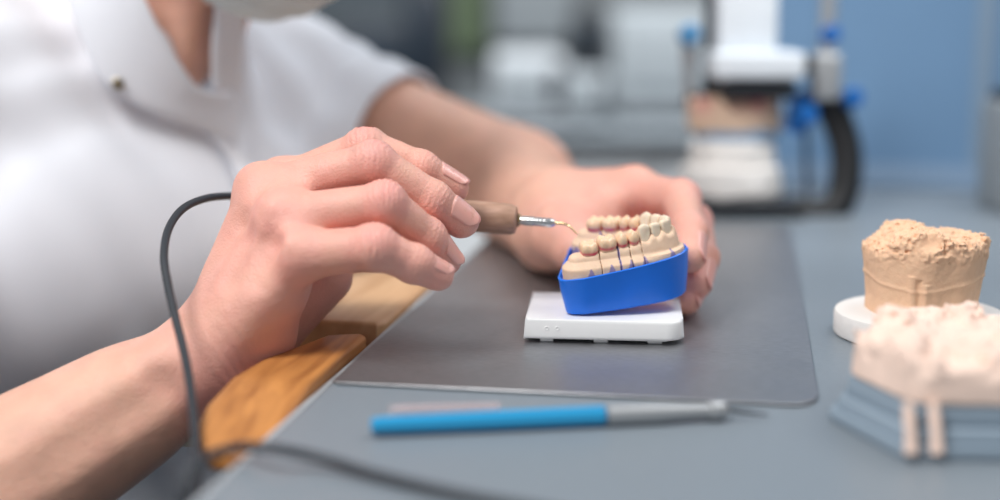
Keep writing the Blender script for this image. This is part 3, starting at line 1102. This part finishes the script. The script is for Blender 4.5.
# ================================================================== electric wax knife and its cable
HF = P(517, 220, .700); HB = P(268, 199, .712)
ax = nrm(HF - HB); Lh = np.linalg.norm(HF - HB)
kn = thing('wax_knife', 'electric wax knife with brown wooden grip held in the right hand', 'wax knife', tuple(HB))
def kl(q): return tuple(np.asarray(q) - HB)
from_bm('grip', lathe_bm([(0, .004), (.002, .0062), (.02, .0072), (Lh * .6, .0078), (Lh - .012, .0080), (Lh - .003, .0078), (Lh - .0006, .0068), (Lh, .005), (Lh + .0001, .0032)], (0, 0, 0), kl(HB + ax), 40), CORK, kn, label='brown wooden grip')
from_bm('collar', lathe_bm([(0, .0032), (.0012, .0036), (.0016, .0030), (.0022, .0030)], kl(HF - ax * .0005), kl(HF + ax), 24), BRASSY, kn)
TE = P(577, 234, .690)
E1 = P(553, 223, .6965)
ax2 = nrm(E1 - HF)
L2 = np.linalg.norm(E1 - HF)
prof = [(0, .0021), (.003, .0024)]
for k in range(4):
    s0 = .0075 + k * .0018
    prof += [(s0, .0024), (s0 + .0003, .0020), (s0 + .0008, .0020), (s0 + .0011, .0024)]
prof += [(L2 - .002, .0023), (L2 - .0005, .0015), (L2, .0009)]
from_bm('shank', lathe_bm(prof, kl(HF + ax2 * .0012), kl(HF + ax2), 24), CHROME, kn, label='chrome shank')
tipp = catmull([E1, P(563, 223.5, .6945), P(570, 226.5, .692), TE], 6)
from_bm('heated_tip', tube_bm([kl(q) for q in tipp], list(np.linspace(.0009, .00035, len(tipp))), 10), BRASSY, kn, label='thin bent metal tip')

pts = [HB + ax * .001, P(258, 198, .716), P(236, 196, .712), P(208, 198, .690), P(184, 208, .665), P(169, 228, .645), P(164, 255, .628), P(168, 285, .615), P(176, 320, .600),
       P(184, 352, .586), P(190, 385, .570), P(194, 420, .552), P(196, 450, .535), P(196, 480, .515), P(192, 520, .49)]
g1 = G(186, 494, -.02); 
pts2 = [P(188, 560, .495), P(182, 535, .488), P(183, 503, .486), P(191, 475, .490), P(210, 456, .498), P(236, 448, .508),
        G(268, 448, .008), G(320, 458, .0045), G(370, 473, .003), G(425, 487, .0025), G(480, 499, .0022), G(560, 514, .0022), G(680, 540, .0022)]
allp = catmull(pts + pts2, 10)
allp = [np.array([q[0], q[1], max(q[2], .0022) if (q[0] > Bw(0, 0)[0] + (q[1] - Bw(0, 0)[1]) * math.tan(math.radians(10.2)) - .004) else q[2]]) for q in allp]
cb = from_bm('cable', tube_bm([q for q in allp], .0019, 14), CABLE)
tag(cb, 'dark grey cable looping from the wax knife down over the bench edge', 'cable')

# ================================================================== scalpel in the foreground
ka, kb = G(371, 426, .0042), G(728, 410, .0042)
kaxis = nrm(kb - ka); KL = np.linalg.norm(kb - ka)
sp = thing('instrument', 'slim instrument with light blue handle and silver tip lying before the steel sheet', 'instrument', tuple(ka))
JB = np.linalg.norm(G(605, 415, .0042) - ka)
def sl_(q): return tuple(np.asarray(q) - ka)
from_bm('handle', lathe_bm([(0, .0026), (.0012, .0034), (.01, .0037), (JB * .5, .0040), (JB - .0006, .0041), (JB - .0002, .0030)], (0, 0, 0), sl_(ka + kaxis), 8), BLUEGRIP, sp, label='light blue hexagonal handle', smooth=False)
from_bm('ferrule', lathe_bm([(JB, .003), (JB + .0006, .0042), (JB + .02, .0042), (KL - .016, .0032), (KL - .008, .0030), (KL - .007, .0040), (KL - .003, .0041), (KL - .001, .0030), (KL, .0014)], (0, 0, 0), sl_(ka + kaxis), 28), SATIN, sp, label='silver ferrule')
tp0 = ka + kaxis * KL
tp1 = G(768, 415, .0015)
from_bm('needle', tube_bm([sl_(tp0), sl_(tp0 * .5 + tp1 * .5), sl_(tp1)], [.0011, .0008, .0003], 10), STEEL_D, sp, label='dark thin needle point')
# clear cover lying behind it
ca, cb_ = G(388, 411, .003), G(500, 408, .003)
cax = nrm(cb_ - ca); CL = np.linalg.norm(cb_ - ca)
cv = from_bm('protective_tube', lathe_bm([(0, .0008), (.001, .0022), (.004, .0026), (CL - .002, .0026), (CL, .0022), (CL, .0018), (.005, .0020), (.003, .0012)], (0, 0, 0), tuple(cax), 20), CLEAR, None, M=Matrix.Translation(Vector(ca)))
tag(cv, 'clear plastic tube lying between the light blue instrument and the steel sheet', 'plastic tube')

# ================================================================== right-hand casts
pc = G(921, 352, .0); pc = Bw(0, 0) * 0 + G(919, 335, 0)
RP = .0420
puck = thing('round_base', 'white round plaster base under the tan rough cast', 'plaster base', tuple(pc))
from_bm('disc', lathe_bm([(0, RP - .002), (.0008, RP - .0004), (.002, RP), (.010, RP), (.0118, RP - .0006), (.0125, RP - .002), (.0127, 0)], (0, 0, 0), (0, 0, 1), 64), WHITEPL, puck)
Hc = .0125
def rough1(p):
    q = p - np.array([pc[0], pc[1], 0])
    th = np.arctan2(q[:, 1], q[:, 0])
    z = q[:, 2] - Hc
    R = .0256 + .0030 * np.clip((z - .008) / .022, 0, 1) + .0012 * np.cos(2 * th + .4) + .0009 * np.sin(3 * th + 1) + .0008 * np.cos(7 * th)
    r = np.sqrt((q[:, 0] - .02 * z) ** 2 + (q[:, 1] * 1.08) ** 2)
    zt = .0385 + .0035 * np.exp(-((q[:, 0] + .004) / .012) ** 2) + .0015 * snoise(p, 90, 1) - .0035 * np.clip((q[:, 0] + .01) / .03, 0, 1) * 0 - .004 * np.clip((-.016 - q[:, 0]) / .008, 0, 1.2)
    d = smax(r - R, z - zt, .005)
    # ridge line round the body and vertical drips
    d = d - .0006 * np.exp(-((z - .0165 - .0025 * np.sin(th * 2 + 2.2)) / .0009) ** 2)
    d = d - .0009 * np.exp(-((th + 2.05) / .07) ** 2) * (z < .022) - .0010 * np.exp(-((th + 1.78) / .06) ** 2) * (z < .018) + .0012 * np.exp(-((th + 1.92) / .05) ** 2) * (z < .02)
    top = np.clip((z - .026) / .008, 0, 1)
    d = d - top * (.0013 * snoise(p, 420, 2) + .0011 * snoise(p, 800, 3)) - .0002 * snoise(p, 300, 5)
    # torn hollow at the front left of the crown
    d = smax(d, -cap(p, np.array([pc[0] - .014, pc[1] - .030, Hc + .037]), np.array([pc[0] - .004, pc[1] - .026, Hc + .040]), .005, .005), .004)
    return np.maximum(d, -z) * .85
V, Q = nets(rough1, [pc[0] - .034, pc[1] - .034, Hc - .001], [pc[0] + .034, pc[1] + .034, Hc + .052], .00055)
rc = mesh_np('rough_cast', V - np.array([pc[0], pc[1], Hc]), Q, ROUGHST)
rc.location = (pc[0], pc[1], Hc)
tag(rc, 'tan plaster cast with crumbly top standing on the white round base', 'plaster cast')

# foreground cast on a stepped grey rubber base
fo = G(905, 459, 0)
fb = thing('stepped_base', 'grey-blue stepped rubber base at the front right edge', 'rubber base', tuple(fo))
def fpoly(k):
    b = [G(829, 420, 0), G(903, 460, 0), G(1040, 463, 0), G(1092, 420, 0), G(1050, 368, 0), G(872, 374, 0)]
    c = np.mean(b, axis=0)
    return [tuple((c + (q - c) * k - fo)[:2]) for q in b]
bm = prism_bm(fpoly(1.0), 0, .0050, .0008, 2)
from_bm('lower_step', bm, GREYBASE, fb)
bm = prism_bm(fpoly(.93), .0050, .0105, .0010, 2, taper=1.03)
from_bm('middle_step', bm, GREYBASE, fb)
bm = prism_bm(fpoly(.87), .0105, .0185, .0010, 2, taper=1.02)
from_bm('upper_step', bm, GREYBASE, fb)
poly = np.array(fpoly(.88)) + fo[:2]
fc = poly.mean(0)
def rough2(p):
    q = p[:, :2]
    d = np.full(len(p), -1.0)
    n = len(poly)
    for i in range(n):
        a, b = poly[i], poly[(i + 1) % n]
        e = nrm(b - a)
        nn_ = np.array([e[1], -e[0]])
        if (fc - a) @ nn_ > 0: nn_ = -nn_
        d = smax(d, (q - a) @ nn_, .006)
    z = p[:, 2]
    x = q[:, 0] - fc[0] + .018
    zt = .0335 + .004 * np.exp(-((x + .013) / .010) ** 2) - .003 * np.clip((x - 0) / .03, 0, 1) + .005 * snoise(p, 60, 3)
    d = d + .10 * np.clip(z - .02, 0, 1)
    d = smax(d, z - zt, .005)
    d = d - .0024 * snoise(p, 190, 4) * np.clip((z - .024) / .01, 0.1, 1) - .0020 * snoise(p, 430, 5) * np.clip((z - .026) / .01, 0, 1)
    return np.maximum(d, .0186 - z) * .85
V, Q = nets(rough2, [fc[0] - .085, fc[1] - .080, .0176], [fc[0] + .085, fc[1] + .080, .056], .0009)
r2 = mesh_np('crumbly_cast', V - fo, Q, PINKST); r2.location = tuple(fo)
tag(r2, 'pinkish white crumbly plaster cast on the grey stepped base, nearest the camera', 'plaster cast')
for px in (912, 938):
    a = G(px, 458, .002)
    from_bm('plaster_drip', tube_bm([a + [0, .0085, .0185] - fo, a + [0, .0062, .0135] - fo, a + [0, .0035, .0085] - fo, a + [0, .001, .0012] - fo], [.0016, .0022, .0020, .0026], 14), PINKST, fb, label='pale plaster drip')

# ================================================================== articulator on the bench
AO = Bw(.185, .512)
AO = G(742, 214, 0)
AT = 1389.0
art = thing('articulator', 'dental articulator with curved black arm and blue knobs before the blue panel', 'articulator', tuple(AO))
Ta = float((AO - CAM) @ FW)
def A(px, py, dy=0.0):
    """point of the articulator drawn at its own distance, dy metres further back"""
    return P(px, py, Ta + dy)
def al(q): return tuple(np.asarray(q) - AO)
def ab(x0, y0, x1, y1, d0, d1, bev=.002, bm=None):
    p0 = A(x0, y1); p1 = A(x1, y0)
    lo = (p0[0] - AO[0], d0, p0[2] - AO[2]); hi = (p1[0] - AO[0], d1, p1[2] - AO[2])
    return box_bm(lo, hi, bev, bm=bm)
# base arm and feet
bm = tube_bm([al(q) for q in catmull([A(694, 204), A(740, 205), A(790, 211), A(818, 214), A(838, 204), A(846, 180), A(846, 150), A(838, 122), A(826, 98)], 8)],
             [.012] * 16 + list(np.linspace(.012, .0125, 49)), 18)
o = from_bm('curved_arm', bm, BLACK, art, label='curved black arm')
bm = ab(700, 196, 790, 208, -.03, .035, .003)
from_bm('lower_plate', bm, STEEL_D, art)
for x, y in ((690, 0.02), (790, -.02)):
    zt = A(x, 208)[2]
    from_bm('foot', lathe_bm([(0, .007), (.004, .009), (zt - .002, .007)], (A(x, 208)[0] - AO[0], y, 0), (A(x, 208)[0] - AO[0], y, 1), 16), BLACK, art)
from_bm('knob', lathe_bm([(0, .006), (.002, .009), (.010, .009), (.014, .007), (.014, 0)], al(A(684, 190)), al(A(684, 190) + [1, 0, 0]), 20), ARTBLUE, art, label='blue knob')
# vertical posts
for x, r, y0, y1 in ((707, .0042, -40, 112), (826, .0065, -40, 62)):
    bm = lathe_bm([(0, r), (A(x, y0)[2] - A(x, y1)[2], r)], al(A(x, y1, .01)), al(A(x, y1, .01) + [0, 0, 1]), 18)
    from_bm('post', bm, STEEL_D if x < 800 else SATIN, art)
from_bm('hinge_block', ab(806, 52, 832, 98, -.014, .016, .003), SATIN, art)
from_bm('hinge_bracket', ab(786, 54, 806, 72, -.010, .012, .003), STEEL_D, art)
from_bm('upper_frame', ab(711, -30, 769, 52, -.010, .018, .003), ARTWHITE, art, label='pale grey upright of the upper frame')
from_bm('upper_plate', ab(704, 50, 792, 76, -.030, .034, .003), ARTWHITE, art, label='pale grey upper plate')
from_bm('mounting_plate', ab(716, 78, 786, 96, -.022, .026, .002), STEEL_D, art)
from_bm('side_rod', lathe_bm([(0, .0040), (.030, .0036), (.034, .0055), (.052, .0055)], al(A(688, 108)), al(A(688, 108) + [0, 0, 1]), 16), SATIN, art)
for x, y, r in ((688, 36, .0085), (828, 36, .0070), (850, 99, .0075), (804, 116, .0085)):
    a0 = A(x, y, -.012)
    bm = lathe_bm([(0, r * .7), (.002, r), (.014, r), (.017, r * .75), (.017, 0)], al(a0), al(a0 + [0.0, -1, .15]), 20)
    from_bm('knob', bm, PALEBLUE if x == 688 else ARTBLUE, art, label='blue knob')
bm = bmesh.new()
pts = [A(782, 128), A(790, 92), A(812, 88), A(808, 118), A(796, 134)]
f = [bm.verts.new(al(q + [0, -.016, 0])) for q in pts]; g = [bm.verts.new(al(q + [0, -.006, 0])) for q in pts]
bm.faces.new(f); bm.faces.new(g)
for k in range(5): bm.faces.new((f[k], f[(k+1) % 5], g[(k+1) % 5], g[k]))
from_bm('blue_clamp', bm, ARTBLUE, art, label='blue clamp lever')
from_bm('knob', lathe_bm([(0, .004), (.002, .006), (.012, .006), (.013, 0)], al(A(684, 99)), al(A(684, 99) + [1, 0, 0]), 16), BLACK, art, label='small black knob')
bm = lathe_bm([(0, .004), (.016, .006)], al(A(733, 97, -.026)), al(A(727, 78, -.026)), 14)
from_bm('pin_sleeve', bm, WHITEP, art)
bm = tube_bm([al(A(806, 100)), al(A(806, 160, .01)), al(A(808, 200, .01))], .0022, 10)
from_bm('cable_guide', bm, STEEL_D, art)
# mounted casts: white plaster blocks, blue wax, beige arch
def lump(name, x0, y0, x1, y1, m, label, dep=.026, seed=1, lobes=False):
    c = (A(x0, y0) + A(x1, y1)) / 2
    hx = (A(x1, y0) - A(x0, y0))[0] / 2; hz = (A(x0, y0) - A(x0, y1))[2] / 2
    def fn(p):
        q = p - c
        rr = np.sqrt((q[:, 0] / hx) ** 2 + (q[:, 1] / dep) ** 2)
        d = (rr - 1) * min(hx, dep)
        zt = hz
        if lobes:
            th = np.arctan2(q[:, 1], q[:, 0])
            zt = hz * (.80 + .22 * np.cos(th * 14)) + .0035 * np.abs(q[:, 0] / hx) ** 2
        d = smax(d, q[:, 2] - zt, .004)
        d = smax(d, -q[:, 2] - hz, .004)
        return d - .0012 * snoise(p, 80, seed)
    V, Q = nets(fn, c - [hx + .01, dep + .01, hz + .01], c + [hx + .01, dep + .01, hz + .01], .0016)
    return V, Q, c
V, Q, c = lump('x', 681, 164, 781, 196, WHITEPL, '')
mesh_np('mounting_plaster', V - AO, Q, WHITEPL, art, label='lower white plaster block')
V, Q, c = lump('x', 689, 139, 775, 165, WHITEPL, '', .024, 2)
mesh_np('mounting_plaster', V - AO, Q, WHITEPL, art, label='upper white plaster block')
V, Q, c = lump('x', 696, 128, 778, 141, BLUEWALL, '', .023, 3)
mesh_np('wax_layer', V - AO, Q, mat('blue_grey_wax', S(120, 150, 180), .5), art, label='blue-grey wax layer')
V, Q, c = lump('x', 688, 97, 781, 131, STONE, '', .025, 4, True)
pk = gauss(V, A(756, 101, -.02), .009) + .7 * gauss(V, A(700, 103, -.02), .009) + .5 * gauss(V, A(735, 106, -.02), .007)
mesh_np('mounted_arch', V - AO, Q, mat('pink_edged_plaster', S(226, 196, 170), .7, attr='ink', attr_col=S(206, 92, 110)), art, {'ink': np.clip(pk, 0, 1)}, label='beige arch with pink gums')

# ================================================================== blue panel behind the bench and things beside it
U0 = u_at(724, VP); U1 = u_at(974, VP)
pan = thing('partition_panel', 'light blue partition panel standing behind the bench at right', 'partition', bmat(U0, VP, -.75))
W1 = U1 - U0
from_bm('panel_sheet', box_bm((0, 0, .30), (W1, .018, 1.35), .001), BLUEWALL, pan, False)
from_bm('panel_sheet', box_bm((W1 + .0005, 0.003, .30), (W1 + .36, .018, 1.35), .001), BLUEWALL, pan, False)
from_bm('edge_post', box_bm((-.014, .0, .0), (-.0005, .024, 1.36), .001), STEEL_D, pan, False)
from_bm('joint_strip', box_bm((W1 - .006, -.0012, .7725), (W1 + .010, -.0001, 1.35), .0003), mat('blue_grey_trim', S(128, 150, 172), .5), pan, False)
from_bm('bottom_rail', box_bm((0, -.0015, .751), (W1 + .36, -.0001, .772), .0004), mat('pale_blue_trim', S(134, 158, 184), .5), pan, False)
def xat(px, Y): return (px - 500) / FPX * (Y * math.cos(PITCH) + CAMH * math.sin(PITCH))
dv = thing('bench_device', 'grey box-shaped device cut off by the right edge of the photo', 'device', (xat(988, 1.11), 1.11, 0.0003))
from_bm('housing', box_bm((0, -.05, .0), (.16, .03, .086), .004), GREYM, dv)
from_bm('lid', box_bm((.004, -.046, .0865), (.156, .026, .094), .003), BLACK, dv)
from_bm('base_trim', box_bm((-.001, -.052, .0), (.161, -.0505, .010), .0004), STEEL_D, dv)

# ================================================================== the room
def struct(name, bm, m):
    o = from_bm(name, bm, m, None, False); tag(o, kind='structure'); return o
struct('floor', box_bm((-4.5, -1.5, -.80), (4.5, 6.2, -.75)), FLOORM)
struct('wall_back', box_bm((-4.5, 6.0, -.75), (4.5, 6.1, 2.3)), WALLM)
struct('wall_left', box_bm((-4.5, -1.5, -.75), (-4.4, 6.0, 2.3)), WALLM)
struct('wall_right', box_bm((4.4, -1.5, -.75), (4.5, 6.0, 2.3)), WALLM)
struct('baseboard_back', box_bm((-4.4, 5.98, -.75), (4.4, 6.0, -.65)), GREYM)

def FX(px, Y): return xat(px, Y)
def FZ(py, Y):
    """height seen at pixel row py at distance Y"""
    a = PITCH + math.atan((py - 250) / FPX)
    return CAMH - Y * math.tan(a)
# far counter with white cabinets
YF = 2.9
zc = FZ(134, YF)
fc_ = thing('far_counter', 'white cabinet row with dark-edged grey worktop across the room', 'counter', (FX(250, YF), YF, -.75))
CX = FX(700, YF) - FX(250, YF) + .5
from_bm('worktop', box_bm((0, -.02, zc + .75 - .035), (CX, .75, zc + .75), .003), mat('counter_top', S(150, 158, 164), .5), fc_, False)
from_bm('worktop_edge', box_bm((0, -.030, zc + .75 - .036), (CX, -.0205, zc + .75 - .002), .001), STEEL_D, fc_, False)
n = 5
from_bm('carcass', box_bm((0, .02, .10), (CX, .74, zc + .75 - .0355)), LGREY, fc_, False)
for k in range(n):
    x0 = CX * k / n + .004; x1 = CX * (k + 1) / n - .004
    d = from_bm('cabinet_door', box_bm((x0, 0, .10), (x1, .0195, zc + .75 - .045), .002), WHITEP, fc_, False)
    from_bm('handle', box_bm((x1 - .03, -.014, zc + .58), (x1 - .018, -.0005, zc + .68), .002), SATIN, d, False)
# objects standing on the far counter
def screen(label, px0, px1, py0, py1, Y, m=NAVY, stand=True):
    z0 = FZ(py1, Y); z1 = FZ(py0, Y); x0 = FX(px0, Y); x1 = FX(px1, Y)
    t = thing('monitor', label, 'monitor', ((x0 + x1) / 2, Y, zc))
    w = (x1 - x0) / 2
    from_bm('casing', box_bm((-w, 0, z0 - zc), (w, .04, z1 - zc), .006), STEEL_D, t)
    from_bm('display', box_bm((-w + .012, -.003, z0 - zc + .012), (w - .012, -.0003, z1 - zc - .012), .0005), m, t)
    if z0 > zc + .02:
        from_bm('stand', box_bm((-.03, .01, .006), (.03, .03, z0 - zc - .0005), .003), STEEL_D, t)
    from_bm('foot', box_bm((-.12, -.06, 0), (.12, .10, .0055), .002), STEEL_D, t)
def machine(name, label, cat, px0, px1, py0, py1, Y, m, m2, dep=.3, parts=True, base=None):
    zb = zc if base is None else base
    z1 = FZ(py0, Y); x0 = FX(px0, Y); x1 = FX(px1, Y)
    w = (x1 - x0) / 2; H = z1 - zb
    t = thing(name, label, cat, ((x0 + x1) / 2, Y, zb))
    from_bm('housing', box_bm((-w, 0, 0), (w, dep, H), .015), m, t)
    from_bm('door', box_bm((-w * .78, -.012, H * .30), (w * .5, -.0005, H * .86), .004), m2, t)
    from_bm('control_panel', box_bm((w * .56, -.008, H * .30), (w * .9, -.0005, H * .86), .003), STEEL_D, t)
    from_bm('plinth', box_bm((-w * .95, -.006, .0), (w * .95, -.0005, H * .12), .002), STEEL_D, t)
screen('wide dark monitor on the far counter behind the left shoulder', 296, 408, 22, 92, 3.05)
machine('cabinet_unit', 'dark grey cabinet on the far counter beside the dark monitor', 'cabinet', 402, 446, -30, 110, 3.2, STEEL_D, NAVY, .35)
machine('sterilizer', 'mid-grey rounded appliance in the blurred middle of the far counter', 'appliance', 492, 566, 56, 110, 3.0, LGREY, GREYM, .35)
machine('low_cabinet', 'low grey cabinet on the far counter with the black appliance on top', 'cabinet', 566, 611, 72, 110, 3.05, GREYM, GREYM, .4)
machine('furnace', 'black appliance on the low grey cabinet, centre of the background', 'appliance', 576, 603, 12, 110, 3.12, BLACK, NAVY, .3, base=FZ(72, 3.05) + .0005)
machine('light_cabinet', 'large light grey cabinet on the far counter, left of the articulator', 'cabinet', 612, 760, 8, 110, 3.15, mat('mid_grey_paint', S(160, 166, 170), .7), mat('mid_grey_door', S(152, 158, 162), .7), .4)
# shelving and boards on the far wall
def wallboard(name, label, cat, px0, px1, py0, py1, m, th=.05):
    Y = 5.95
    x0, x1 = FX(px0, Y), FX(px1, Y); z1, z0 = FZ(py0, Y), FZ(py1, Y)
    t = thing(name, label, cat, ((x0 + x1) / 2, Y, z0))
    w = (x1 - x0) / 2
    from_bm('panel', box_bm((-w, -th, 0), (w, 0, z1 - z0), .005), m, t)
    from_bm('frame', box_bm((-w - .02, -th * .6, -.02), (w + .02, .02 - .001, -.0005), .003), STEEL_D, t)
wallboard('notice_board', 'olive green board on the far wall above the dark cabinet', 'board', 436, 488, -60, 52, GREENM)
wallboard('wall_cabinet', 'dark slate wall cupboard on the far wall above the dark monitor', 'cupboard', 250, 420, -90, 24, mat('slate', S(84, 92, 98), .6), .35)
wallboard('wall_shelf', 'grey wall cupboard high on the far wall, left of centre', 'cupboard', 496, 572, -80, 40, GREYM, .3)

# ------------------------------------------------------------------ light
w = bpy.data.worlds.new('world')
scene.world = w
w.use_nodes = True
w.node_tree.nodes['Background'].inputs['Color'].default_value = (.90, .95, 1.0, 1)
w.node_tree.nodes['Background'].inputs['Strength'].default_value = .38
def area(name, locn, target, size, power, col=(1, 1, 1), sy=None):
    ld = bpy.data.lights.new(name, 'AREA')
    ld.energy = power; ld.color = col
    ld.shape = 'RECTANGLE'; ld.size = size; ld.size_y = sy or size
    o = bpy.data.objects.new(name, ld)
    COL.objects.link(o)
    o.location = locn
    o.rotation_euler = (Vector(target) - Vector(locn)).to_track_quat('-Z', 'Y').to_euler()
    return o
area('window_light', (-.55, .18, 1.10), (-.08, .72, 0), .45, 17, (1, .985, .965))
area('panel_fill', (.62, 1.0, .75), (.55, 1.0, 0), .4, 2.6, (.97, .985, 1))  # added fill to brighten the blue panel, not a lamp of the bench
sd = bpy.data.lights.new('articulator_fill', 'SPOT')  # added spot that lifts only the articulator and panel, no such lamp stands here
sd.energy = 6.5; sd.spot_size = math.radians(48); sd.spot_blend = .6; sd.shadow_soft_size = .08
so = bpy.data.objects.new('articulator_fill', sd); COL.objects.link(so)
so.location = (.30, .84, .62)
so.rotation_euler = (Vector((.215, 1.08, .06)) - Vector(so.location)).to_track_quat('-Z', 'Y').to_euler()
area('ceiling_light', (.75, .50, 1.35), (.2, .65, 0), .8, 5, (.97, .985, 1))
area('room_light', (.3, 2.4, 2.1), (.2, 5.0, -.2), 2.0, 130, (.95, .98, 1))

vs = scene.view_settings
vs.view_transform = 'Standard'
vs.look = 'None'
vs.gamma = 1
vs.use_curve_mapping = False
vs.exposure = 0.0
